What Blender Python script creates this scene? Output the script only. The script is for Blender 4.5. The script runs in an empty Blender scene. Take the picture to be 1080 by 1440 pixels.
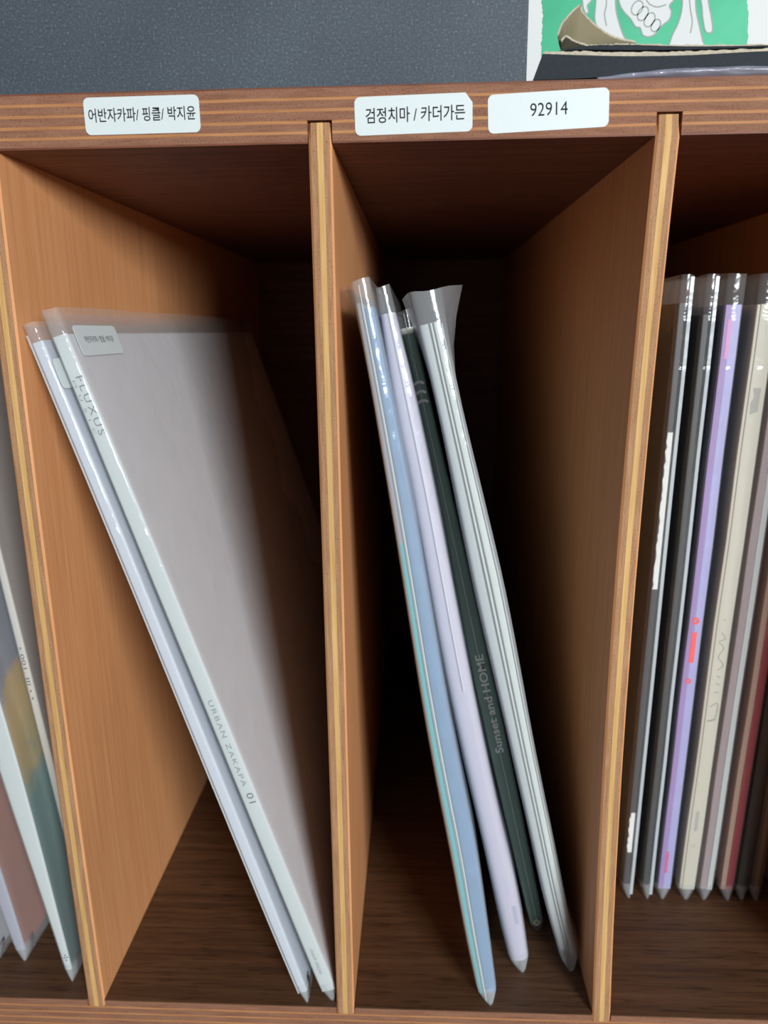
import bpy, math, random
from mathutils import Vector, Matrix, noise

# ------------------------------------------------------------------ camera, world, lights, exposure
S = bpy.context.scene
C = S.collection
MM = 0.001
F_PX, CAM = 1025.03, Vector((42.93, -266.58, 298.48))
YAW, PITCH, ROLL = 0.0461, -0.2432, -0.0114
fw = Vector((-math.sin(YAW)*math.cos(PITCH), math.cos(YAW)*math.cos(PITCH), math.sin(PITCH)))
rt0 = Vector((math.cos(YAW), math.sin(YAW), 0)); up0 = rt0.cross(fw)
rt = math.cos(ROLL)*rt0 + math.sin(ROLL)*up0
up = -math.sin(ROLL)*rt0 + math.cos(ROLL)*up0
cd = bpy.data.cameras.new('camera'); cam = bpy.data.objects.new('camera', cd); C.objects.link(cam)
cd.sensor_fit = 'VERTICAL'; cd.sensor_height = 36; cd.sensor_width = 27; cd.lens = F_PX/1440*36
M = Matrix.Identity(4)
for i in range(3):
    M[i][0] = rt[i]; M[i][1] = up[i]; M[i][2] = -fw[i]; M[i][3] = CAM[i]*MM
cam.matrix_world = M
cd.clip_start = 0.01
cd.dof.use_dof = True; cd.dof.focus_distance = 0.272; cd.dof.aperture_fstop = 11
S.camera = cam
def at(px, py, Y):                       # photo pixel -> point (mm) on the upright plane y = Y
    d = fw + rt*((px-540)/F_PX) + up*((720-py)/F_PX)
    return CAM + d*((Y-CAM.y)/d.y)

w = bpy.data.worlds.new('world'); S.world = w; w.use_nodes = True
w.node_tree.nodes['Background'].inputs[0].default_value = (0.80, 0.90, 1.0, 1)
w.node_tree.nodes['Background'].inputs[1].default_value = 0.16

def area(name, loc, target, sx, sy, power, col):
    l = bpy.data.lights.new(name, 'AREA'); l.shape = 'RECTANGLE'; l.size = sx; l.size_y = sy
    l.energy = power; l.color = col
    o = bpy.data.objects.new(name, l); C.objects.link(o); o.location = loc
    o.rotation_euler = (Vector(target)-Vector(loc)).to_track_quat('-Z', 'Y').to_euler()
    return o
area('window_right_offscreen', (1.20, -2.16, 0.68), (0.0, 0.1, 0.22), 0.70, 0.46, 79, (0.90, 0.96, 1.0))

S.view_settings.view_transform = 'Standard'; S.view_settings.look = 'None'
S.view_settings.gamma = 1; S.view_settings.use_curve_mapping = False
S.view_settings.exposure = 0.0
S.cycles.transparent_max_bounces = 32
S.cycles.max_bounces = 8

# ------------------------------------------------------------------ materials
MATS = {}
def srgb(r, g, b):
    f = lambda c: c/12.92 if c <= 0.04045 else ((c+0.055)/1.055)**2.4
    return (f(r/255), f(g/255), f(b/255), 1)
def nodes(name):
    m = bpy.data.materials.new(name); m.use_nodes = True
    return m, m.node_tree, m.node_tree.nodes['Principled BSDF']
def N(t, kind, **kw):
    n = t.nodes.new(kind)
    for k, v in kw.items():
        if k in n.inputs: n.inputs[k].default_value = v
        else: setattr(n, k, v)
    return n
def ramp(t, stops):
    r = t.nodes.new('ShaderNodeValToRGB'); e = r.color_ramp.elements
    e[0].position, e[0].color = stops[0]; e[1].position, e[1].color = stops[-1]
    for p, c in stops[1:-1]:
        x = e.new(p); x.color = c
    return r
def plain(name, col, rough=0.6, spec=0.4, speck=0.06, scale=900):
    if name in MATS: return MATS[name]
    m, t, b = nodes(name)
    tc = N(t, 'ShaderNodeTexCoord'); n = N(t, 'ShaderNodeTexNoise', Scale=scale, Detail=3)
    t.links.new(tc.outputs['Object'], n.inputs['Vector'])
    d = tuple(c*(1-speck) for c in col[:3])+(1,); l = tuple(min(1, c*(1+speck)) for c in col[:3])+(1,)
    r = ramp(t, [(0.3, d), (0.7, l)])
    t.links.new(n.outputs[0], r.inputs[0]); t.links.new(r.outputs[0], b.inputs['Base Color'])
    b.inputs['Roughness'].default_value = rough; b.inputs['Specular IOR Level'].default_value = spec
    MATS[name] = m; return m
def wood(name, c1, c2, c3, stretch, rough=0.5, spec=0.35, pores=None, bump=0.15, warp=6):
    """grain noise stretched by `stretch` (small number = long along that axis), object coordinates"""
    if name in MATS: return MATS[name]
    m, t, b = nodes(name)
    tc = N(t, 'ShaderNodeTexCoord'); mp = N(t, 'ShaderNodeMapping'); mp.inputs['Scale'].default_value = stretch
    t.links.new(tc.outputs['Object'], mp.inputs[0])
    n1 = N(t, 'ShaderNodeTexNoise', Scale=1.0, Detail=6, Roughness=0.6, Distortion=0.6)
    t.links.new(mp.outputs[0], n1.inputs['Vector'])
    r = ramp(t, [(0.28, c1), (0.5, c2), (0.74, c3)])
    t.links.new(n1.outputs[0], r.inputs[0])
    n2 = N(t, 'ShaderNodeTexNoise', Scale=warp, Detail=2)
    t.links.new(tc.outputs['Object'], n2.inputs['Vector'])
    mx = N(t, 'ShaderNodeMixRGB', blend_type='MULTIPLY'); mx.inputs[0].default_value = 0.35
    r2 = ramp(t, [(0.3, (0.62, 0.60, 0.58, 1)), (0.7, (1.15, 1.12, 1.1, 1))])
    t.links.new(n2.outputs[0], r2.inputs[0]); t.links.new(r.outputs[0], mx.inputs[1]); t.links.new(r2.outputs[0], mx.inputs[2])
    out = mx.outputs[0]
    if pores:
        v = N(t, 'ShaderNodeTexNoise', Scale=pores[0], Detail=1.5)
        mp2 = N(t, 'ShaderNodeMapping'); mp2.inputs['Scale'].default_value = pores[1]
        t.links.new(tc.outputs['Object'], mp2.inputs[0]); t.links.new(mp2.outputs[0], v.inputs['Vector'])
        rp = ramp(t, [(pores[2], (0.30, 0.26, 0.25, 1)), (pores[2]+0.07, (1, 1, 1, 1))])
        t.links.new(v.outputs[0], rp.inputs[0])
        m2 = N(t, 'ShaderNodeMixRGB', blend_type='MULTIPLY'); m2.inputs[0].default_value = 0.5
        t.links.new(out, m2.inputs[1]); t.links.new(rp.outputs[0], m2.inputs[2]); out = m2.outputs[0]
    t.links.new(out, b.inputs['Base Color'])
    bp = N(t, 'ShaderNodeBump', Strength=bump, Distance=0.0004)
    t.links.new(n1.outputs[0], bp.inputs['Height']); t.links.new(bp.outputs[0], b.inputs['Normal'])
    b.inputs['Roughness'].default_value = rough; b.inputs['Specular IOR Level'].default_value = spec
    MATS[name] = m; return m
def film(name, haze=0.12, tint=(0.93, 0.96, 0.97, 1), rough=0.10, bump=0.35, gloss=0.75, bscale=60):
    if name in MATS: return MATS[name]
    m = bpy.data.materials.new(name); m.use_nodes = True; t = m.node_tree; t.nodes.clear()
    o = N(t, 'ShaderNodeOutputMaterial')
    tr = N(t, 'ShaderNodeBsdfTransparent'); tr.inputs[0].default_value = (0.985, 0.99, 0.99, 1)
    df = N(t, 'ShaderNodeBsdfDiffuse'); df.inputs[0].default_value = tint
    tl = N(t, 'ShaderNodeBsdfTranslucent'); tl.inputs[0].default_value = tint
    a = N(t, 'ShaderNodeMixShader'); a.inputs[0].default_value = 0.35
    t.links.new(df.outputs[0], a.inputs[1]); t.links.new(tl.outputs[0], a.inputs[2])
    b = N(t, 'ShaderNodeMixShader'); b.inputs[0].default_value = haze
    t.links.new(tr.outputs[0], b.inputs[1]); t.links.new(a.outputs[0], b.inputs[2])
    g = N(t, 'ShaderNodeBsdfGlossy'); g.inputs['Roughness'].default_value = rough
    tc = N(t, 'ShaderNodeTexCoord'); n = N(t, 'ShaderNodeTexNoise', Scale=bscale, Detail=4, Distortion=0.8)
    t.links.new(tc.outputs['Object'], n.inputs['Vector'])
    bp = N(t, 'ShaderNodeBump', Strength=bump, Distance=0.002)
    t.links.new(n.outputs[0], bp.inputs['Height']); t.links.new(bp.outputs[0], g.inputs['Normal'])
    fr = N(t, 'ShaderNodeFresnel', IOR=1.45); t.links.new(bp.outputs[0], fr.inputs['Normal'])
    ge = N(t, 'ShaderNodeNewGeometry'); mr = N(t, 'ShaderNodeMapRange')      # same reflectance from either side of the film
    mr.inputs['To Min'].default_value = 1.45; mr.inputs['To Max'].default_value = 1/1.45
    t.links.new(ge.outputs['Backfacing'], mr.inputs['Value']); t.links.new(mr.outputs[0], fr.inputs['IOR'])
    mu = N(t, 'ShaderNodeMath', operation='MULTIPLY'); mu.inputs[1].default_value = gloss; mu.use_clamp = True
    t.links.new(fr.outputs[0], mu.inputs[0])
    c = N(t, 'ShaderNodeMixShader')
    t.links.new(mu.outputs[0], c.inputs[0]); t.links.new(b.outputs[0], c.inputs[1]); t.links.new(g.outputs[0], c.inputs[2])
    t.links.new(c.outputs[0], o.inputs[0]); MATS[name] = m; return m

PLY_BROWN = wood('ply_brown', srgb(126, 86, 66), srgb(142, 100, 78), srgb(154, 112, 88), (60, 400, 700), 0.75, 0.2, (1.0, (1500, 900, 2600), 0.36))
PLY_LIGHT = wood('ply_light', srgb(150, 102, 68), srgb(176, 122, 78), srgb(192, 140, 92), (40, 400, 900), 0.65, 0.25)
PLY_BROWN_V = wood('ply_brown_upright', srgb(152, 112, 78), srgb(170, 128, 92), srgb(184, 144, 108), (900, 400, 60), 0.75, 0.2, (1.0, (2400, 900, 1500), 0.34))
PLY_LIGHT_V = wood('ply_light_upright', srgb(190, 146, 86), srgb(206, 164, 104), srgb(220, 182, 124), (900, 400, 30), 0.65, 0.25)
BOARD_FACE = wood('board_face', srgb(98, 56, 40), srgb(118, 70, 50), srgb(134, 84, 60), (9, 300, 300), 0.55, 0.3, (1.0, (60, 900, 900), 0.36))
BASE_FACE = wood('base_face', srgb(76, 52, 36), srgb(98, 68, 46), srgb(116, 84, 58), (9, 300, 300), 0.5, 0.35, (1.0, (60, 900, 900), 0.36))
SIDE_FACE = wood('divider_face', srgb(204, 138, 90), srgb(216, 152, 102), srgb(224, 164, 114), (300, 500, 14), 0.5, 0.3, None, 0.06)
BACK = BOARD_FACE
STICKER = plain('sticker_paper', srgb(212, 220, 219), 0.45, 0.4, 0.01)
INK = plain('black_ink', srgb(24, 26, 30), 0.6, 0.2, 0.0)
INK_GREY = plain('grey_ink', srgb(128, 134, 136), 0.6, 0.2, 0.0)

# ------------------------------------------------------------------ mesh helpers (all input in mm)
def empty(name, loc=(0, 0, 0), ry=0.0):
    o = bpy.data.objects.new(name, None); C.objects.link(o); o.empty_display_size = 0.02
    o.location = tuple(v*MM for v in loc); o.rotation_euler = (0, ry, 0); return o
def mesh(name, v, f, mat, parent=None, smooth=False):
    me = bpy.data.meshes.new(name); me.from_pydata([tuple(c*MM for c in p) for p in v], [], f); me.update()
    if smooth:
        for p in me.polygons: p.use_smooth = True
    me.materials.append(mat)
    o = bpy.data.objects.new(name, me); C.objects.link(o)
    if parent: o.parent = parent
    return o
def tag(o, label, cat, group=None, kind=None):
    o['label'] = label; o['category'] = cat
    if group: o['group'] = group
    if kind: o['kind'] = kind
    return o
BOXF = [(0, 3, 2, 1), (4, 5, 6, 7), (0, 1, 5, 4), (1, 2, 6, 5), (2, 3, 7, 6), (3, 0, 4, 7)]
def box(name, x0, x1, y0, y1, z0, z1, mat, parent=None, bev=0):
    v = [(x0, y0, z0), (x1, y0, z0), (x1, y1, z0), (x0, y1, z0), (x0, y0, z1), (x1, y0, z1), (x1, y1, z1), (x0, y1, z1)]
    o = mesh(name, v, BOXF, mat, parent)
    if bev:
        b = o.modifiers.new('bevel', 'BEVEL'); b.width = bev*MM; b.segments = 2
    return o
def loft(rings, closed=True, cap0=True, cap1=True):
    n = len(rings[0]); v = [p for r in rings for p in r]; f = []
    for k in range(len(rings)-1):
        for i in range(n if closed else n-1):
            j = (i+1) % n
            f.append((k*n+i, k*n+j, (k+1)*n+j, (k+1)*n+i))
    if cap0: f.append(tuple(range(n-1, -1, -1)))
    if cap1: f.append(tuple((len(rings)-1)*n+i for i in range(n)))
    return v, f
def prism(name, pts, origin, xd, yd, thick, mat, parent=None):
    """flat polygon pts (u,v) in the plane origin+u*xd+v*yd, thickened along xd x yd"""
    xd = Vector(xd).normalized(); yd = Vector(yd).normalized(); nd = xd.cross(yd); O = Vector(origin)
    lo = [O+xd*u+yd*q for u, q in pts]; hi = [p+nd*thick for p in lo]; n = len(pts)
    f = [tuple(range(n-1, -1, -1)), tuple(range(n, 2*n))]+[(i, (i+1) % n, n+(i+1) % n, n+i) for i in range(n)]
    return mesh(name, [tuple(p) for p in lo+hi], f, mat, parent)
def rrect(w, h, r, seg=6, cut=None):
    pts = []
    for cx, cy, a0 in ((w/2-r, h/2-r, 0), (-w/2+r, h/2-r, 90), (-w/2+r, -h/2+r, 180), (w/2-r, -h/2+r, 270)):
        if cut and a0 == 0:
            pts += [(w/2, h/2-cut[1]), (w/2-cut[0], h/2)]; continue
        for k in range(seg+1):
            a = math.radians(a0+90*k/seg); pts.append((cx+r*math.cos(a), cy+r*math.sin(a)))
    return pts
def text(name, body, origin, xd, yd, width, height, mat, parent, lift=0.04, shear=0.0, spacing=1.0, bold=0.0):
    """lettering mesh fitted into width x height (mm), centred on origin"""
    cu = bpy.data.curves.new('t', 'FONT'); cu.body = body; cu.size = 1; cu.resolution_u = 3; cu.shear = shear; cu.space_character = spacing; cu.offset = bold
    o = bpy.data.objects.new('t', cu); C.objects.link(o)
    bpy.context.view_layer.update()
    me = bpy.data.meshes.new_from_object(o.evaluated_get(bpy.context.evaluated_depsgraph_get()))
    bpy.data.objects.remove(o)
    vs = [v.co.copy() for v in me.vertices]; fs = [tuple(p.vertices) for p in me.polygons]
    x0 = min(v.x for v in vs); x1 = max(v.x for v in vs); y0 = min(v.y for v in vs); y1 = max(v.y for v in vs)
    sx = width/(x1-x0); sy = height/(y1-y0)
    xd = Vector(xd).normalized(); yd = Vector(yd).normalized(); nd = xd.cross(yd); O = Vector(origin)
    P = [tuple(O + xd*((v.x-(x0+x1)/2)*sx) + yd*((v.y-(y0+y1)/2)*sy) + nd*lift) for v in vs]
    return mesh(name, P, fs, mat, parent)
def ribbon(name, lines, width, nd, mat, parent):
    """flat ink strokes along 3-D polylines, lying in the plane with normal nd; one drawing"""
    nd = Vector(nd).normalized(); V = []; Fc = []
    for L in lines:
        L = [Vector(p) for p in L]; b = len(V)
        for i, p in enumerate(L):
            t = (L[min(i+1, len(L)-1)]-L[max(i-1, 0)]).normalized(); s = nd.cross(t)*(width/2)
            V += [tuple(p+s), tuple(p-s)]
        for i in range(len(L)-1):
            Fc.append((b+2*i, b+2*i+1, b+2*i+3, b+2*i+2))
    return mesh(name, V, Fc, mat, parent)
def spline(pts, n=6):
    out = []; P = [Vector(p) for p in pts]
    for i in range(len(P)-1):
        a, b, c, d = P[max(i-1, 0)], P[i], P[i+1], P[min(i+2, len(P)-1)]
        for k in range(n):
            t = k/n
            out.append(0.5*((2*b)+(c-a)*t+(2*a-5*b+4*c-d)*t*t+(3*b-a-3*c+d)*t**3))
    out.append(P[-1]); return out

# ------------------------------------------------------------------ setting
H, D, T = 360.0, 424.0, 7.87
BT = 17.24
XMIN, XMAX = -232.0, 252.0
o = box('floor', -2500, 2500, -3000, 455, -60, -BT, wood('floor_wood', srgb(110, 80, 56), srgb(128, 96, 70), srgb(142, 110, 82), (8, 60, 60)))
o['kind'] = 'structure'; o['label'] = 'wooden floor under the record shelf'; o['category'] = 'floor'
o = box('wall_back', -2500, 2500, 455, 520, -60, 2400, plain('wall_paint', srgb(196, 196, 192), 0.9, 0.1, 0.02, 40))
o['kind'] = 'structure'; o['label'] = 'plain pale wall behind the record shelf'; o['category'] = 'wall'

# ------------------------------------------------------------------ the record shelf
random.seed(4)
shelf = empty('record_shelf', (0, 0, -BT))
tag(shelf, 'plywood record shelf with upright dividers slotted into striped board edges', 'shelf')
shelf.location = (0, 0, 0)
# x of each divider's left face at its ends, bow at mid height
DIV = [(-101.38-T, -1.25), (14.45-T, 0.0), (121.78, -3.27), (238.0, -1.0), (-222.0, -1.0)]
def bow(b, z):
    s = min(max(z/H, 0), 1); return b*4*s*(1-s)
slots = sorted((x-0.25, x+T+0.25) for x, b in DIV)
def layers(parent, z_levels, mats, slot_idx, names):
    first = None
    for k, (z0, z1) in enumerate(z_levels):
        yo = random.uniform(0, 0.12)
        if k in slot_idx:
            xs = XMIN
            segs = []
            for a, b in slots:
                if a > xs: segs.append((xs, a))
                xs = b
            segs.append((xs, XMAX))
        else: segs = [(XMIN, XMAX)]
        for a, b in segs:
            o = box(names if first else parent[1], a, b, yo, D, z0, z1, mats[k], first or parent[0])
            if first is None: first = o
    return first
def stack(z, ths, sign):
    out = []
    for t in ths:
        out.append((z, z+t) if sign > 0 else (z-t, z)); z += sign*t
    return out
# top board, from its upper side down
th = [0.5, 2.7, 0.9, 2.5, 0.9, 2.6, 1.0, 2.3, 0.9, 2.34, 0.6]
B_, L_ = PLY_BROWN, PLY_LIGHT
zl = stack(H+BT, th, -1)
layers((shelf, 'top_board'), zl, [BOARD_FACE, B_, L_, B_, L_, B_, L_, B_, L_, B_, BOARD_FACE], {6, 7, 8, 9, 10}, 'ply_layer')
# base board, from its upper side down
th2 = [0.5, 3.1, 0.9, 2.6, 0.9, 2.6, 0.9, 2.4, 0.9, 2.44]
layers((shelf, 'base_board'), stack(0, th2, -1), [BASE_FACE, B_, L_, B_, L_, B_, L_, B_, L_, B_], {0, 1}, 'ply_layer')
box('back_panel', XMIN, XMAX, D, D+5, -BT, H+BT, BACK, shelf)
for x0, x1 in ((XMIN-9, XMIN), (XMAX, XMAX+9)):  # unseen shelf ends, added to keep side light out of the outer compartments
    box('added_end_panel', x0, x1, 0, D+5, -BT, H+BT, SIDE_FACE, shelf, 0.6)
# dividers: five plies each, bowed sheets standing in the slots
def divider(x, b):
    plies = [(0, 0.75, SIDE_FACE, 'L'), (0.75, 2.95, PLY_BROWN_V, ''), (2.95, 5.0, PLY_LIGHT_V, ''), (5.0, 7.15, PLY_BROWN_V, ''), (7.15, T, SIDE_FACE, 'R')]
    zs = [-3.6, 0]+[H*i/14 for i in range(1, 14)]+[H, H+6.6]
    core = None
    for k in (2, 0, 1, 3, 4):
        a, c, m, side = plies[k]; yo = 0.0 if k == 2 else random.uniform(0.0, 0.12)
        rings = []
        for z in zs:
            e = x+bow(b, z); yy = yo
            tip = 1.0 if z > H+6 else 0.0
            ya = yy+(0.75 if side == 'L' else 0)+tip; yb = yy+(0.75 if side == 'R' else 0)+tip
            if z > H+6 and k in (0, 4): ya += 0.8; yb += 0.8
            rings.append([(e+a, ya, z), (e+c, yb, z), (e+c, D, z), (e+a, D, z)])
        v, f = loft(rings)
        o = mesh('divider' if core is None else 'ply_layer', v, f, m, core or shelf)
        if core is None: core = o
for x, b in DIV: divider(x, b)

# name stickers on the front of the top board
XD, ZD = (1, 0, 0), (0, 0, 1)
def name_sticker(cx, cz, w_, h_, rot, body, tw, thh, dx=0, dz=0, cut=None, bold=0.0):
    r = math.radians(rot); xd = (math.cos(r), 0, math.sin(r)); zd = (-math.sin(r), 0, math.cos(r))
    s = prism('name_sticker', rrect(w_, h_, 1.9, cut=cut), (cx, 0.02, cz), xd, zd, 0.14, STICKER, shelf)
    s['label'] = 'white rounded paper sticker with black lettering on the board edge'
    o_ = Vector((cx, -0.12, cz))+Vector(xd)*dx+Vector(zd)*dz
    text('lettering', body, o_, xd, zd, tw, thh, INK, s, 0.03, bold=bold)
name_sticker(-49.4, 369.96, 39.4, 11.5, 0.2, '어반자카파/ 핑클/ 박지윤', 36.6, 4.3, 0, 0.25, bold=0.010)
name_sticker(41.9, 368.15, 39.0, 11.7, 0.9, '검정치마 / 카더가든', 33.0, 4.7, 0.6, 0.05, cut=(2.3, 3.0), bold=0.010)
name_sticker(86.2, 368.2, 39.4, 11.7, 2.0, '92914', 12.2, 4.0, 0.2, 0.55)

# ------------------------------------------------------------------ record albums
SLV = film('clear_sleeve', 0.21)
CLEAR = film('very_clear_sleeve', 0.09)
SLV_HAZY = film('hazy_sleeve', 0.29, rough=0.16)
FOLDED = film('folded_sleeve_end', 0.24, (0.90, 0.93, 0.94, 1), 0.14, 0.6, 1.2, 160)
SEAM = film('sleeve_seam', 0.45, rough=0.2)
def lerp_tab(tab, s, smax):
    t = max(0, min(1, s/smax))*(len(tab)-1); i = min(int(t), len(tab)-2); u = t-i
    a = tab[max(i-1, 0)]; b = tab[i]; c = tab[i+1]; d = tab[min(i+2, len(tab)-1)]
    return 0.5*(2*b+(c-a)*u+(2*a-5*b+4*c-d)*u*u+(3*b-a-3*c+d)*u**3)
class Album:
    def __init__(s, label, x0, y0, lean, Lt, Rt, group, smax=321.0, ncls='record_album'):
        s.root = empty(ncls, (x0, y0, 0), math.radians(lean)); tag(s.root, label, 'record album', group)
        s.Lt, s.Rt, s.smax, s.x0 = Lt, Rt, smax, x0
    def L(s, z): return lerp_tab(s.Lt, z, 321.0)
    def R(s, z): return lerp_tab(s.Rt, z, 321.0)
    def at(s, fr, z): return s.L(z)*(1-fr)+s.R(z)*fr
    def slab(s, name, fa, fb, z0, z1, y0, y1, mat, nose=0.25, label=None, back=0.8):
        """a sheet or board following the album's front profile between fractions fa..fb of its thickness"""
        zs = [z0+(z1-z0)*i/14 for i in range(15)]; rings = []
        for z in zs:
            a = s.at(fa, z); b = s.at(fb, z); m = (a+b)/2; h = (b-a)/2; n = min(nose, h*0.9); q = back
            c = (s.at(0, z)+s.at(1, z))/2
            st = 5 if nose > 0.9 else 2
            A = [(a+n*(1-math.cos(k/st*math.pi/2)), y0+n*(1-math.sin(k/st*math.pi/2)), z) for k in range(st+1)]
            Bq = [(b-(p[0]-a), p[1], z) for p in reversed(A)]
            rings.append(A+Bq+[(c+(b-c)*q, y1, z), (c+(a-c)*q, y1, z)])
        v, f = loft(rings); o = mesh(name, v, f, mat, s.root, nose > 0.9)
        if nose > 0.9: o.data.set_sharp_from_angle(angle=math.radians(50))
        if label: o['label'] = label
        return o
    def sleeve(s, mat=None, depth=322.0, seed=1, rough=0.35, flare=0.0, flareR=0.0, grow=0.25, keel=0.0, tip=10.0, top=None):
        top = top or s.smax; skew = random.Random(seed*3+1).uniform(-0.5, 1.2)*(s.R(0)-s.L(0))*0.28
        zs = [0, 1.5, 4, 7, 11, 16, 24]+[24+(top-24)*i/26 for i in range(1, 27)]
        ys = [depth, depth*0.86, depth*0.66, depth*0.45, depth*0.28, depth*0.16, depth*0.08, 12, 5, 2]
        rings = []
        for z in zs:
            t = min(1, z/tip); t = 0.30+0.70*math.sin(t*math.pi/2)
            L = (s.L(z)-grow)*t; R = (s.R(z)+grow)*t; c = (s.L(0)+s.R(0))/2*(1-t)*0.6+skew*(1-t)
            fl = max(0, (z-top*0.86)/(top*0.14))**2
            ring = []
            def wv(y, side):
                return rough*noise.noise(Vector((z*0.022+seed*7.1, y*0.02, side*5.3)))*t*(0.2+min(1, y/20))
            def prof(y): return 1.0-0.55*(y/depth)**3
            for y in ys:
                ring.append((c+L*prof(y)+wv(y, 0)-flare*fl*min(1, y/22), y, z))
            ring += [(c+L*0.90, 0.9, z), (c+L*0.68, 0.35, z), (c+L*0.36, 0.05, z), (c+(L+R)/2*0.4, -keel, z), (c+R*0.36, 0.05, z), (c+R*0.68, 0.35, z), (c+R*0.90, 0.9, z)]
            for y in reversed(ys):
                ring.append((c+R*prof(y)+wv(y, 1)+flareR*fl*min(1, y/28), y, z))
            if z == top:
                ring = [(p[0], p[1], z+1.6*noise.noise(Vector((p[1]*0.02+seed, p[0]*0.1, 3)))) for p in ring]
            rings.append(ring)
        v, f = loft(rings, True, True, False)
        o = mesh('outer_sleeve', v, f, mat or SLV, s.root, True)
        # pinched, crumpled lower end of the sleeve
        rg = []
        for z in (0.05, 1.0, 2.2, 3.6, 5.2, 7.0, 9.0):
            t = 0.30+0.70*math.sin(min(1, z/tip)*math.pi/2); L = (s.L(z)-grow)*t; R = (s.R(z)+grow)*t; c = (s.L(0)+s.R(0))/2*(1-t)*0.6+skew*(1-t)
            rg.append([(c+L+(R-L)*k/10, 0.35+2.2*(abs(k-5)/5)**3+0.7*noise.noise(Vector((k*0.9+seed, z*0.35, 1))), z) for k in range(11)]
                      +[(c+L+(R-L)*k/10, 9.0, z) for k in range(10, -1, -1)])
        v, f = loft(rg, True, False, False)
        if tip > 6: mesh('sleeve_fold', v, f, FOLDED, s.root, True)
        return o
    def seam(s, fr, z0, z1, width=0.7, y=-0.12, mat=None, grow=0.25):
        zs = [z0+(z1-z0)*i/24 for i in range(25)]; rings = []
        for z in zs:
            x = s.at(fr, z)
            rings.append([(x-width/2, y, z), (x+width/2, y, z), (x+width/2, y+0.5, z), (x-width/2, y+0.5, z)])
        v, f = loft(rings); return mesh('sleeve_seam', v, f, mat or SEAM, s.root)
    def spine_text(s, body, z, fr, length, height, mat, y, down=True, name='spine_lettering', lift=0.05, shear=0, spacing=1.0):
        o = (s.at(fr, z), y, z)
        xd, yd = ((0, 0, -1), (1, 0, 0)) if down else ((0, 0, 1), (-1, 0, 0))
        return text(name, body, o, xd, yd, length, height, mat, s.root, lift, shear, spacing)

WHITE = plain('white_board', srgb(198, 204, 202), 0.5, 0.4, 0.015)
COOL = plain('cool_white_board', srgb(198, 203, 212), 0.35, 0.5, 0.015)
GREY_FACE = plain('pale_grey_cover', srgb(218, 214, 216), 0.5, 0.4, 0.02, 60)

# --- left compartment: two white albums
G1 = 'white albums leaning in the wide gap'
a = Album('thin plain white record album leaning against the left divider', -7.7, 1.5, -16.65,
          [-1.9, -2.4, -2.5, -2.5, -2.4, -2.3, -2.4, -2.6, -2.8], [2.2, 2.6, 2.8, 2.8, 2.7, 2.7, 2.7, 2.5, 2.2], G1, 316)
a.slab('cover', 0.06, 0.94, 5, 309, 1.2, 312, COOL, 0.7)
a.sleeve(SLV, 321, 3, 0.5)
a.seam(0.08, 6, 312, 0.5)
st = prism('name_sticker', rrect(39, 11.5, 1.9), (a.R(300)+0.9, 19, 296), (0, 1, 0), ZD, 0.14, STICKER, a.root)
a = Album('thick white record album with grey spine lettering and a paper sticker on its cover', 4.1, 3.0, -17.25,
          [-3.7, -3.7, -3.6, -3.5, -3.3, -3.3, -3.2, -3.1, -3.0], [3.4, 3.5, 3.5, 3.6, 3.6, 3.6, 3.6, 3.4, 3.0], G1, 322)
a.slab('cover', 0.05, 0.95, 5, 312, 1.6, 313, GREY_FACE, 0.6)
a.slab('spine', 0.03, 0.97, 5, 312.3, 1.0, 2.0, WHITE, 0.6, 'white cardboard spine')
a.sleeve(SLV, 324, 8, 0.5, grow=0.3)
a.spine_text('FLUXUS', 285, 0.64, 23, 2.7, plain('mid_grey_ink', srgb(104, 112, 114), 0.6, 0.2, 0), 0.95, spacing=1.3)
a.spine_text('MUSIC', 285, 0.24, 21, 1.0, INK_GREY, 0.95, spacing=2.2)
a.spine_text('URBAN ZAKAPA', 137, 0.5, 42, 2.1, INK_GREY, 0.95, spacing=1.2)
a.spine_text('01', 110, 0.58, 5.0, 3.0, plain('dark_grey_ink', srgb(70, 76, 80), 0.6, 0.2, 0), 0.95)
a.spine_text('SWP-0020', 22, 0.45, 14, 1.4, INK_GREY, 0.95)
st = prism('name_sticker', rrect(39.2, 11.8, 1.9), (a.R(308)+0.75, 25, 309), (0, 1, 0), ZD, 0.14, STICKER, a.root)
st['label'] = 'white rounded paper sticker with small black lettering'
text('lettering', '어반자카파 / 핑클 / 박지윤', (a.R(308)+0.92, 25, 309.4), (0, 1, 0), ZD, 27, 2.7, INK, st, 0.03)

# --- middle compartment: four albums
G2 = 'albums leaning in the middle compartment'
a = Album('light blue record album with a teal stripe in a puffy clear sleeve', 76.0, 3.0, -9.48,
          [-4.2, -5.1, -5.2, -5.6, -5.4, -4.5, -3.8, -3.3, -3.4], [4.2, 5.3, 6.1, 5.2, 4.5, 4.6, 4.6, 3.7, 2.7], G2)
KRAFT = plain('kraft_cover', srgb(146, 130, 114), 0.5, 0.4, 0.03)
a.slab('back_cover', 0.03, 0.10, 7, 313, 1.2, 312, KRAFT, 0.2, 'tan cardboard cover')
a.slab('spine_stripe', 0.10, 0.27, 6, 222, 1.2, 40, plain('teal_print', srgb(72, 178, 184), 0.5, 0.4, 0.05), 0.2, 'teal stripe along the spine')
a.slab('spine_stripe', 0.10, 0.27, 222, 313, 1.2, 40, plain('mauve_grey_print', srgb(158, 152, 162), 0.5, 0.4, 0.04), 0.2, 'mauve grey upper stripe of the spine')
a.slab('inner_sheet', 0.29, 0.33, 7, 312, 1.5, 312, WHITE, 0.1)
a.slab('inner_sheet', 0.36, 0.41, 7, 312, 1.7, 312, WHITE, 0.1)
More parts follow.
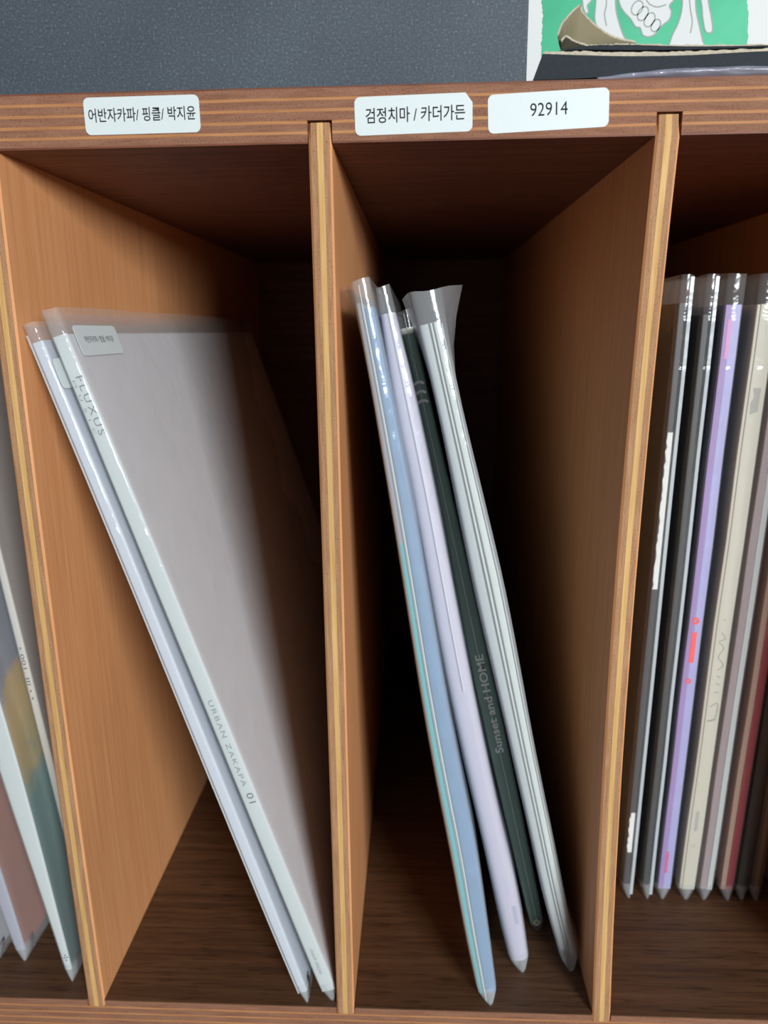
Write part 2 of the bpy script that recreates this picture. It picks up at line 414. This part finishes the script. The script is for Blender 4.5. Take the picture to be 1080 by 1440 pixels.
a.slab('spine', 0.42, 0.96, 6, 311, 1.2, 312, plain('sky_blue_print', srgb(84, 130, 170), 0.45, 0.4, 0.10, 120), 0.9, 'light blue spine')
a.sleeve(SLV_HAZY, 322, 13, 0.6, keel=0.3, flare=4.0)
a.seam(0.38, 3, 319, 0.45, -0.3)
a = Album('pale lilac record album in a clear sleeve between the blue and green ones', 92.6, 21.0, -11.37,
          [-3.8, -4.7, -5.1, -5.9, -6.2, -5.4, -4.4, -4.2, -1.8], [5.0, 6.4, 5.0, 4.5, 4.5, 4.9, 5.2, 4.8, 3.2], G2)
LILAC = plain('lilac_print', srgb(188, 181, 197), 0.4, 0.45, 0.02, 60)
a.slab('cover', 0.04, 0.96, 6, 311, 1.0, 312, LILAC, 3.4)
a.sleeve(SLV, 322, 21, 0.6, keel=0.2)
a.seam(0.62, 150, 318, 0.6, -0.2)
a.slab('spine_print', 0.60, 0.78, 27, 37, 0.9, 1.3, plain('faint_lilac_ink', srgb(168, 164, 184), 0.6, 0.2, 0), 0.1)
a.slab('spine_print', 0.52, 0.66, 43, 52, 0.9, 1.3, plain('fainter_lilac_ink', srgb(186, 180, 202), 0.6, 0.2, 0), 0.1)
a = Album('dark green record album with pale lettering running up its spine', 105.0, 46.0, -12.42,
          [-3.3, -3.9, -4.4, -4.8, -4.8, -4.4, -3.8, -3.5, -3.2], [3.7, 4.1, 4.6, 4.9, 4.6, 4.3, 3.7, 3.1, 2.8], G2, 314)
GREEN = plain('bottle_green_print', srgb(86, 122, 104), 0.45, 0.4, 0.06, 80)
PALE = plain('pale_sage_ink', srgb(226, 228, 216), 0.6, 0.2, 0.02)
a.slab('cover', 0.04, 0.96, 4, 306, 1.0, 310, GREEN, 1.2)
a.slab('spine_cap', 0.10, 0.92, 304.5, 307, 0.9, 8, PALE, 0.6, 'pale worn top end of the spine')
for zc in (275, 279, 283):
    L = [(a.at(0.15+0.7*k/12, zc)+0, 0.93, zc+1.1*math.sin(math.pi*k/12)+0.25*math.sin(k*2.3)) for k in range(13)]
    ribbon('spine_print', [L], 1.1, (0, -1, 0), PALE, a.root)
text('spine_lettering', 'Sunset and HOME', (a.at(0.52, 130), 0.95, 130), (0, 0, 1), (-1, 0, 0), 52, 3.8, PALE, a.root, 0.05, bold=0.015)
a.sleeve(CLEAR, 316, 27, 0.3, grow=0.15, tip=5)
a.seam(0.52, 5, 313, 0.3, -0.15)
rr = random.Random(2)
L = [(a.at(0.5, 8)+1.5*math.cos(k*0.8)+rr.uniform(-.4, .4), -0.25, 6+1.5*math.sin(k*0.8)+rr.uniform(-.4, .4)) for k in range(9)]
ribbon('worn_corner', [L], 0.7, (0, -1, 0), plain('frayed_card', srgb(196, 180, 150), 0.8, 0.1, 0.1), a.root)
a = Album('layered off-white record album in a clear sleeve that flares open on top', 116.9, 22.0, -12.81,
          [-3.3, -5.0, -5.1, -5.2, -5.5, -5.7, -4.9, -4.6, -5.2], [4.6, 4.4, 4.7, 5.0, 5.9, 6.6, 5.6, 4.8, 5.2], G2)
OFFW = plain('off_white_board', srgb(200, 206, 200), 0.5, 0.4, 0.02, 80)
a.slab('cover', 0.06, 0.40, 12, 309, 1.6, 312, plain('grey_white_board', srgb(176, 182, 182), 0.5, 0.4, 0.02), 1.2)
a.slab('inner_sheet', 0.46, 0.54, 10, 309, 1.3, 312, OFFW, 0.2)
a.slab('cover', 0.60, 0.84, 9, 309, 1.1, 312, OFFW, 0.5)
a.slab('inner_sheet', 0.88, 0.93, 12, 308, 2.0, 312, plain('grey_white_board', srgb(196, 202, 200)), 0.1)
a.sleeve(SLV_HAZY, 322, 33, 0.6, flare=3.5, flareR=12.0)

# --- right compartment: upright row set back from the edge
G3 = 'upright albums packed side by side'
def upright(label, xr, wd, lean, cover, cfr, spine=None, sfr=None, top=309, sl=CLEAR, seed=1, puff=1.0, y0=70.0, jac0=6):
    """xr = x of the right front edge at the floor; wd = sleeve width"""
    x0 = xr-wd/2
    q_ = random.Random(seed)
    Lt = [-wd/2*q_.uniform(0.95, 1.08) for k in range(9)]; Rt = [wd/2*q_.uniform(0.96, 1.06) for k in range(9)]
    al = Album(label, x0, y0, lean, Lt, Rt, G3)
    al.slab('cover', cfr[0], cfr[1], jac0, top, 1.6, 312, cover, 0.4)
    if spine: al.slab('spine', sfr[0], sfr[1], jac0, top+0.2, 1.1, 2.4, spine, 0.4)
    al.sleeve(sl, 321, seed, 0.5, flareR=1.5)
    return al
EDGE = film('bright_sleeve_edge', 0.62, (0.78, 0.86, 0.90, 1), 0.2)
CHAR = plain('charcoal_cover', srgb(52, 52, 52), 0.5, 0.4, 0.05, 80)
RED = plain('red_ink', srgb(236, 84, 84), 0.6, 0.2, 0.02)
a = upright('charcoal record album with a white strip of lettering next to the plywood divider', 158.8, 5.6, 0.83, CHAR, (0.10, 0.62), seed=41)
a.seam(0.86, 3, 320, 1.5, -0.1, EDGE)
rr = random.Random(9)
WINK = plain('white_ink', srgb(222, 224, 220), 0.6, 0.2, 0.04)
for z0, z1, n in ((176, 252, 34), (28, 52, 12)):
    poly = [(a.at(0.60, z0), z0), (a.at(0.60, z1), z1)]+[(a.at(0.22, 200)+rr.uniform(-0.5, 0.35), z1-(z1-z0)*k/n) for k in range(n+1)]
    prism('white_lettering', poly, (0, 1.45, 0), XD, ZD, 0.05, WINK, a.root)
a = upright('dark grey record album with a faint red line, beside the lavender one', 169.3, 5.6, 0.86, plain('dark_grey_cover', srgb(44, 48, 46), 0.5, 0.4, 0.05, 80), (0.10, 0.62), top=304, seed=45)
a.seam(0.84, 3, 320, 1.5, -0.1, EDGE)
lf = a.at(0.10, 150)-0.06
for z0, z1 in ((138, 158), (132, 135)):
    prism('red_lettering', [(-4, z0), (-4, z1), (-6, z1), (-6, z0)], (lf, 0, 0), (0, -1, 0), ZD, 0.05, plain('dim_red_ink', srgb(126, 62, 62), 0.6, 0.2, 0.05), a.root)
NAVY = plain('navy_cover', srgb(58, 70, 104), 0.5, 0.4, 0.10, 60)
LAV = plain('lavender_spine', srgb(160, 158, 204), 0.45, 0.4, 0.04, 60)
a = upright('navy record album with a lavender and purple spine and red lettering', 179.3, 8.0, 1.15, NAVY, (0.06, 0.92), LAV, (0.44, 0.95), 308, seed=51)
a.slab('spine_stripe', 0.12, 0.46, 6, 308, 1.0, 2.4, plain('purple_print', srgb(150, 124, 176), 0.5, 0.4, 0.06, 60), 0.2)
a.slab('spine_stripe', 0.30, 0.52, 285, 302, 0.9, 1.4, plain('pink_print', srgb(206, 140, 190), 0.5, 0.4, 0.04), 0.1)
def ring_mark(al, fr, z, r, y, mat, name='red_lettering', wd=0.8):
    L = [(al.at(fr, z)+r*math.cos(k*math.pi/6), y, z+r*1.05*math.sin(k*math.pi/6)) for k in range(13)]
    ribbon(name, [L], wd, (0, -1, 0), mat, al.root)
ring_mark(a, 0.50, 160, 1.3, 0.9, RED, wd=1.1)
a.slab('red_lettering', 0.36, 0.68, 138, 154, 0.88, 1.3, RED, 0.1)
ring_mark(a, 0.50, 128, 1.0, 0.9, RED, wd=0.9)
a.slab('red_lettering', 0.42, 0.60, 16, 29, 0.88, 1.3, plain('pink_red_ink', srgb(196, 92, 140), 0.6, 0.2, 0.04), 0.1)
CREAM = plain('cream_spine', srgb(192, 187, 170), 0.5, 0.4, 0.02, 60)
a = upright('cream record album with pencil-like script on its wide spine', 192.2, 9.6, 1.6, CREAM, (0.10, 0.94), CREAM, (0.24, 0.95), 308, seed=57)
P3 = plain('pencil_ink', srgb(120, 116, 108), 0.7, 0.2, 0.02)
def sp(al, pts, y=1.02): return spline([(al.at(f, z), y, z) for f, z in pts], 5)
ribbon('script_lettering', [sp(a, [(.55, 161), (.60, 160)]), sp(a, [(.50, 154), (.72, 151), (.45, 149), (.70, 146), (.50, 141), (.78, 137), (.55, 134)]),
       sp(a, [(.55, 131), (.72, 130)]), sp(a, [(.55, 127), (.74, 126)]), sp(a, [(.50, 122), (.76, 122)]), sp(a, [(.42, 114), (.76, 116), (.74, 108), (.36, 106), (.80, 107)])], 0.3, (0, -1, 0), P3, a.root)
GL = plain('soft_grey_ink', srgb(164, 162, 154), 0.6, 0.2, 0.03)
prism('spine_logo', [(-1.6, 0), (1.7, 1.5), (1.9, 12), (-1.5, 12), (-0.6, 8), (-1.9, 5)], (a.at(0.55, 268), 1.05, 260), XD, ZD, 0.05, GL, a.root)
prism('spine_print', [(-0.8, 0), (0.8, 0), (0.8, 12), (-0.8, 12)], (a.at(0.55, 45), 1.05, 42), XD, ZD, 0.05, GL, a.root)
ring_mark(a, 0.55, 33, 0.8, 1.02, GL, 'spine_print', 0.35)
a = upright('mauve grey record album with a thin white spine beside the cream one', 201.4, 7.6, 1.6, plain('mauve_cover', srgb(158, 142, 144), 0.5, 0.4, 0.04), (0.10, 0.9), WHITE, (0.55, 0.92), 306, seed=63)
a = upright('peach coloured record album with a bright red spine', 212.2, 7.6, 1.7, plain('peach_cover', srgb(196, 164, 146), 0.5, 0.4, 0.03), (0.10, 0.92), plain('red_spine', srgb(158, 28, 40), 0.5, 0.4, 0.04), (0.45, 0.95), 306, seed=67)
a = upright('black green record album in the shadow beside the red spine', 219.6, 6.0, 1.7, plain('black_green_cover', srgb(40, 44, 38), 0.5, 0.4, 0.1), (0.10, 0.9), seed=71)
a = upright('brown record album with a tan spine beside the black green one', 226.6, 6.0, 1.6, plain('brown_cover', srgb(84, 62, 46), 0.5, 0.4, 0.1), (0.10, 0.9), plain('tan_spine', srgb(132, 104, 76), 0.5, 0.4, 0.05), (0.35, 0.7), seed=73)

# --- far left compartment: albums partly hidden by the divider
G4 = 'albums leaning behind the leftmost divider'
def leaning(label, x0, y0, lean, Lt, Rt, cover, spine, top=309, seed=1, right=None):
    al = Album(label, x0, y0, lean, Lt, Rt, G4)
    al.slab('cover', 0.06, 0.90, 6, top, 1.6, 312, cover, 0.4)
    if spine: al.slab('spine', 0.05, 0.94, 6, top, 1.0, 2.2, spine, 0.7)
    al.sleeve(SLV, 321, seed, 0.4)
    return al
# patterned cover: grey blue above, ochre band, teal below
def patterned():
    m, t, b = nodes('patterned_cover')
    tc = N(t, 'ShaderNodeTexCoord'); sx = N(t, 'ShaderNodeSeparateXYZ'); t.links.new(tc.outputs['Object'], sx.inputs[0])
    n = N(t, 'ShaderNodeTexNoise', Scale=70, Detail=3); t.links.new(tc.outputs['Object'], n.inputs['Vector'])
    m1 = N(t, 'ShaderNodeMath', operation='MULTIPLY_ADD'); m1.inputs[1].default_value = 0.05; t.links.new(n.outputs[0], m1.inputs[0]); t.links.new(sx.outputs[2], m1.inputs[2])
    m2 = N(t, 'ShaderNodeMath', operation='MULTIPLY_ADD'); m2.inputs[1].default_value = -0.5; t.links.new(sx.outputs[1], m2.inputs[0]); t.links.new(m1.outputs[0], m2.inputs[2])
    m3 = N(t, 'ShaderNodeMath', operation='MULTIPLY'); m3.inputs[1].default_value = 1/0.33; t.links.new(m2.outputs[0], m3.inputs[0])
    r = ramp(t, [(0.0, srgb(30, 70, 66)), (0.36, srgb(44, 104, 98)), (0.40, srgb(150, 128, 48)), (0.50, srgb(176, 140, 60)), (0.53, srgb(116, 116, 126)), (0.80, srgb(104, 106, 118)), (0.86, srgb(92, 96, 70)), (1.0, srgb(110, 112, 120))])
    t.links.new(m3.outputs[0], r.inputs[0]); t.links.new(r.outputs[0], b.inputs['Base Color']); b.inputs['Roughness'].default_value = 0.5
    return m
a = leaning('white spined record album with a teal and ochre cover behind the left divider', -121.4, 9.0, -7.6,
            [-1.6, -2.6, -4.0, -5.0, -5.0, -4.6, -4.0, -3.6, -3.2], [1.6, 3.0, 4.4, 5.2, 5.2, 4.8, 4.0, 3.4, 2.6], patterned(), WHITE, 309, 81)
for k, (dx, dz) in enumerate(((-0.7, 0), (0.7, 0.2), (0.0, 1.4), (-0.1, -1.4))):
    prism('spine_print', [(0.45*math.cos(q*math.pi/3), 0.45*math.sin(q*math.pi/3)) for q in range(6)], (a.at(0.6, 13)+dx, 0.95, 13+dz), XD, ZD, 0.05, INK, a.root)
a.spine_text('R:', 118, 0.12, 5, 2.2, INK, 0.95)
a = leaning('thin off-white record album with small dark lettering behind the left divider', -116.3, 25.0, -5.8,
            [-1.8]*9, [1.8]*9, plain('warm_grey_cover', srgb(150, 138, 128), 0.5, 0.4, 0.04), plain('warm_white_spine', srgb(196, 188, 176), 0.5, 0.4, 0.03), 309, 85)
a.spine_text('• 001. III • •', 152, 0.45, 26, 1.7, INK, 0.95)
a = leaning('salmon coloured record album in a grey lilac sleeve behind the leftmost divider', -150.4, 19.6, -8.6,
            [-2.6, -3.4]+[-3.6]*7, [2.6, 3.4]+[3.6]*7, plain('salmon_cover', srgb(166, 104, 82), 0.5, 0.4, 0.05, 60), plain('lilac_grey_spine', srgb(158, 156, 170), 0.5, 0.4, 0.05), 309, 89)
a = leaning('silver grey record album leaning next to the salmon coloured one', -163.0, 16.0, -8.6,
            [-2.6, -3.4]+[-3.6]*7, [2.6, 3.2]+[3.4]*7, plain('silver_cover', srgb(168, 168, 172), 0.5, 0.4, 0.04), None, 309, 93)

# ------------------------------------------------------------------ things on top of the shelf
ZT = H+BT
def slate():
    m, t, b = nodes('slate_paper')
    tc = N(t, 'ShaderNodeTexCoord')
    n = N(t, 'ShaderNodeTexNoise', Scale=1300, Detail=3, Roughness=0.7); t.links.new(tc.outputs['Object'], n.inputs['Vector'])
    n2 = N(t, 'ShaderNodeTexNoise', Scale=22, Detail=3); t.links.new(tc.outputs['Object'], n2.inputs['Vector'])
    r = ramp(t, [(0.3, srgb(58, 66, 74)), (0.58, srgb(76, 84, 92)), (0.72, srgb(118, 126, 134))]); t.links.new(n.outputs[0], r.inputs[0])
    r2 = ramp(t, [(0.3, (0.85, 0.85, 0.87, 1)), (0.7, (1.12, 1.12, 1.1, 1))]); t.links.new(n2.outputs[0], r2.inputs[0])
    mx = N(t, 'ShaderNodeMixRGB', blend_type='MULTIPLY'); mx.inputs[0].default_value = 1
    t.links.new(r.outputs[0], mx.inputs[1]); t.links.new(r2.outputs[0], mx.inputs[2]); t.links.new(mx.outputs[0], b.inputs['Base Color'])
    bp = N(t, 'ShaderNodeBump', Strength=0.3, Distance=0.0002); t.links.new(n.outputs[0], bp.inputs['Height']); t.links.new(bp.outputs[0], b.inputs['Normal'])
    b.inputs['Roughness'].default_value = 0.6; b.inputs['Specular IOR Level'].default_value = 0.35
    return m
SLATE = slate()
bxr = empty('record_box', (-77.5, 5, ZT)); tag(bxr, 'large slate grey paper covered box standing upright on the shelf top', 'box')
box('lid', -157.5, 157.0, 0, 20, 0, 315, SLATE, bxr, 0.8)
box('box_base', -155.5, 155.5, 20.05, 34, 1, 314, SLATE, bxr, 0.8)

# art card standing behind the folder
CY = 84.0
card = empty('art_card', (0, CY, ZT)); tag(card, 'white art card with a green painted panel and outlined clasped hands', 'art print')
PAPER = plain('card_paper', srgb(216, 217, 214), 0.6, 0.3, 0.01)
LINEN = plain('drawn_skin_white', srgb(212, 213, 211), 0.6, 0.3, 0.01)
GRN = wood('green_paint', srgb(62, 168, 124), srgb(76, 184, 140), srgb(92, 194, 152), (25, 25, 30), 0.6, 0.3, None, 0.02, 20)
PENC = plain('pencil_grey', srgb(158, 164, 158), 0.7, 0.2, 0.02)
def cp(X, Y_, lift=0.0):                 # art-card drawing coordinates -> card-local mm
    p = at(720+X/3.0, Y_/3.0, CY); return (p.x, -lift, p.z-ZT)
xl = at(738, 40, CY).x; xr_ = at(1092, 40, CY).x
box('card', xl, xr_, 0.02, 2.0, 0, 190, PAPER, card)
def cpoly(name, pts, lift, mat):
    P = [cp(x, y, lift) for x, y in pts]
    return prism(name, [(p[0], p[2]) for p in P], (0, -lift, 0), XD, ZD, 0.05, mat, card)
rr = random.Random(5)
gl = [(126+rr.uniform(-3, 3)+4*math.sin(y*0.02), y) for y in range(240, -420, -9)]; gr = [(992+rr.uniform(-3, 3)+4*math.sin(y*0.017), y) for y in range(-400, 250, 9)]
cpoly('green_panel', gl+gr, 0.02, GRN)
shapes = [
 [(358, -60), (352, 30), (349, 80), (362, 120), (388, 150), (420, 190), (500, 215), (488, 175), (470, 150), (452, 100), (440, 50), (436, 0), (440, -60)],
 [(446, -60), (452, 10), (472, 50), (500, 80), (520, 112), (540, 118), (552, 148), (576, 156), (600, 148), (628, 112), (662, 84), (672, 50), (664, 24), (690, -10), (700, -60)],
 [(722, -60), (716, 40), (700, 100), (676, 150), (650, 230), (812, 230), (806, 180), (790, 110), (776, 40), (772, -60)],
 [(784, -60), (800, 20), (804, 70), (812, 120), (822, 138), (838, 138), (846, 124), (840, 70), (830, 20), (822, -60)],
 [(296, -20), (300, 30), (312, 58), (322, 48), (318, 24), (336, 0), (340, -20)]]
for sh in shapes: cpoly('drawn_arm', sh, 0.08, LINEN)
lines = []
def ink(pts): lines.append([tuple(p) for p in spline([cp(x, y, 0.15) for x, y in pts], 5)])
ink(shapes[0][:6]); ink(shapes[0][7:]); ink(shapes[1][:9]); ink(shapes[1][8:]); ink(shapes[2][:5]); ink(shapes[2][6:]); ink(shapes[3]); ink(shapes[4])
ink([(395, -40), (398, 20), (390, 60), (398, 110)]); ink([(745, -40), (752, 40), (760, 90), (752, 140)])
for cx, cy, rx, ry in ((528, 34, 22, 32), (552, 58, 20, 32), (580, 84, 20, 32), (606, 108, 17, 28)):
    q = math.radians(28)
    ink([(cx+rx*math.cos(k*math.pi/6)*math.cos(q)-ry*math.sin(k*math.pi/6)*math.sin(q), cy+rx*math.cos(k*math.pi/6)*math.sin(q)+ry*math.sin(k*math.pi/6)*math.cos(q)) for k in range(13)])
ink([(560, -40), (572, 10), (610, 30), (650, 20)])
ribbon('drawn_outline', lines, 0.55, (0, -1, 0), PENC, card)

# worn black folder lying flat near the front edge
FOLD = plain('worn_black_card', srgb(36, 42, 47), 0.7, 0.25, 0.15, 700)
TORN = plain('torn_paper', srgb(186, 176, 156), 0.85, 0.1, 0.15, 900)
KR = plain('inner_kraft', srgb(134, 124, 98), 0.7, 0.2, 0.05, 120)
FY = 1.5
def fp(X, Y_, y=None): p = at(720+X/3.0, Y_/3.0, FY if y is None else y); return (p.x, p.z)
fold = empty('worn_folder', (0, 0, ZT)); tag(fold, 'worn black card folder with torn paper edges lying flat on the shelf top', 'folder')
def slab2(name, loPts, hiPts, y0, y1, mat, skew=0.0):
    """slab between a lower and an upper front outline (x,z); runs back y0..y1"""
    n = len(loPts); rings = []
    for (xa, za), (xb, zb) in zip(loPts, hiPts):
        rings.append([(xa, y0, za-ZT), (xb, y0+0.15, zb-ZT), (xb+skew, y1, zb-ZT), (xa+skew, y1, za-ZT)])
    v, f = loft(rings); return mesh(name, v, f, mat, fold)
xs = list(range(0, 13))
def row(pts, n=16):
    P = spline([(x, 0, z) for x, z in pts], n); return [(p.x, p.z) for p in P]
rr = random.Random(11)
def jit(P, a): return [(x, z+rr.uniform(-a, a)) for x, z in P]
lo = row([fp(88, 338), fp(300, 330), fp(500, 314), fp(740, 290), fp(1000, 283), fp(1300, 280)]); lo = [(x, max(z, ZT+0.15)) for x, z in lo]
hi = row([fp(130, 226), fp(300, 232), fp(500, 236), fp(740, 232), fp(1000, 218), fp(1300, 205)])
slab2('folder_body', lo, hi, FY, 74, FOLD, 4)
h2 = jit(row([fp(136, 216), fp(300, 214), fp(500, 218), fp(740, 214), fp(1000, 204), fp(1300, 192)]), 0.18)
slab2('paper_edge', hi, h2, FY+0.3, 73, TORN, 4)
c0 = row([fp(196, 214), fp(300, 206), fp(500, 208), fp(740, 206), fp(1000, 198), fp(1300, 188)])
c1 = jit(row([fp(212, 206), fp(330, 188), fp(500, 186), fp(740, 192), fp(1000, 190), fp(1300, 181)]), 0.12)
slab2('cover_sheet', c0, c1, FY+0.6, 72, FOLD, 4)
c2 = jit(row([fp(320, 186), fp(400, 183), fp(500, 179), fp(740, 184), fp(1000, 183), fp(1300, 175)]), 0.2)
slab2('paper_edge', row([fp(320, 190), fp(400, 187), fp(500, 185), fp(740, 191), fp(1000, 189), fp(1300, 180)]), c2, FY+0.8, 72, TORN, 4)
# curled flaps: sheets with thickness standing up from the folder's corner
def flap(name, base, edge, depth, curl, mat, th=0.5, rim=None):
    """base/edge: front outlines (x,z) of the flap's foot and of its torn upper edge; leans back by `curl`"""
    n = 20; B = row(base, n); E2 = jit(row(edge, n), 0.12); rings = []
    for (xa, za), (xb, zb) in zip(B, E2):
        r = []
        for k in range(6):
            t = k/5; r.append((xa+(xb-xa)*t, depth+curl*math.sin(t*1.4), za+(zb-za)*t-ZT))
        r += [(p[0], p[1]+th, p[2]) for p in reversed(r)]
        rings.append(r)
    v, f = loft(rings); o = mesh(name, v, f, mat, fold, False)
    L = [(xb, depth+curl*math.sin(1.4)-0.12, zb-ZT+0.1) for xb, zb in E2]
    ribbon('torn_rim', [L], 0.55, (0, -1, 0), TORN, fold)
    return o
flap('curled_flap', [fp(205, 206, 4.5), fp(230, 204, 4.5), fp(260, 200, 4.5), fp(300, 194, 4.5), fp(360, 190, 4.5), fp(430, 186, 4.5), fp(520, 184, 4.5)], [fp(194, 150, 8), fp(216, 95, 8), fp(282, 28, 8), fp(300, 58, 8), fp(360, 115, 8), fp(430, 158, 8), fp(520, 178, 8)], 4.5, 3.5, KR)
flap('inner_flap', [fp(215, 208), fp(250, 202), fp(300, 196), fp(345, 189)], [fp(213, 165), fp(235, 142), fp(275, 165), fp(345, 186)], 3.2, 0.8, plain('dark_olive_card', srgb(62, 58, 44), 0.7, 0.2, 0.1))

# crumpled clear plastic under the folder
bag = empty('plastic_bag', (0, 0, ZT)); tag(bag, 'crumpled clear plastic bag squeezed under the worn folder', 'plastic bag')
rings = []
P0 = row([fp(360, 331), fp(560, 322), fp(800, 318), fp(1000, 318), fp(1300, 315)], 12)
P1 = row([fp(360, 325), fp(560, 305), fp(740, 285), fp(860, 281), fp(1000, 278), fp(1300, 276)], 10)
for k in range(49):
    t = k/48
    def pick(P): 
        u = t*(len(P)-1); i = min(int(u), len(P)-2); q = u-i; return (P[i][0]*(1-q)+P[i+1][0]*q, P[i][1]*(1-q)+P[i+1][1]*q)
    x0_, z0_ = pick(P0); x1_, z1_ = pick(P1); z0b = ZT+0.1
    ring = []
    for j in range(9):
        q = j/8; z = z0b+(max(z1_-0.2, z0b+0.3)-z0b)*q
        y = 0.9-1.6*math.sin(q*math.pi)*min(1, t*4)+0.7*noise.noise(Vector((x0_*0.12, q*5, 2)))
        ring.append((x0_, y, z-ZT))
    ring.append((x0_, 40, max(z1_-0.2, z0b+0.3)-ZT)); ring.append((x0_, 40, 0.1))
    rings.append(ring)
v, f = loft(rings); mesh('film', v, f, film('lilac_film', 0.55, (0.66, 0.66, 0.80, 1), 0.12, 0.5, 1.4, 120), bag, True)
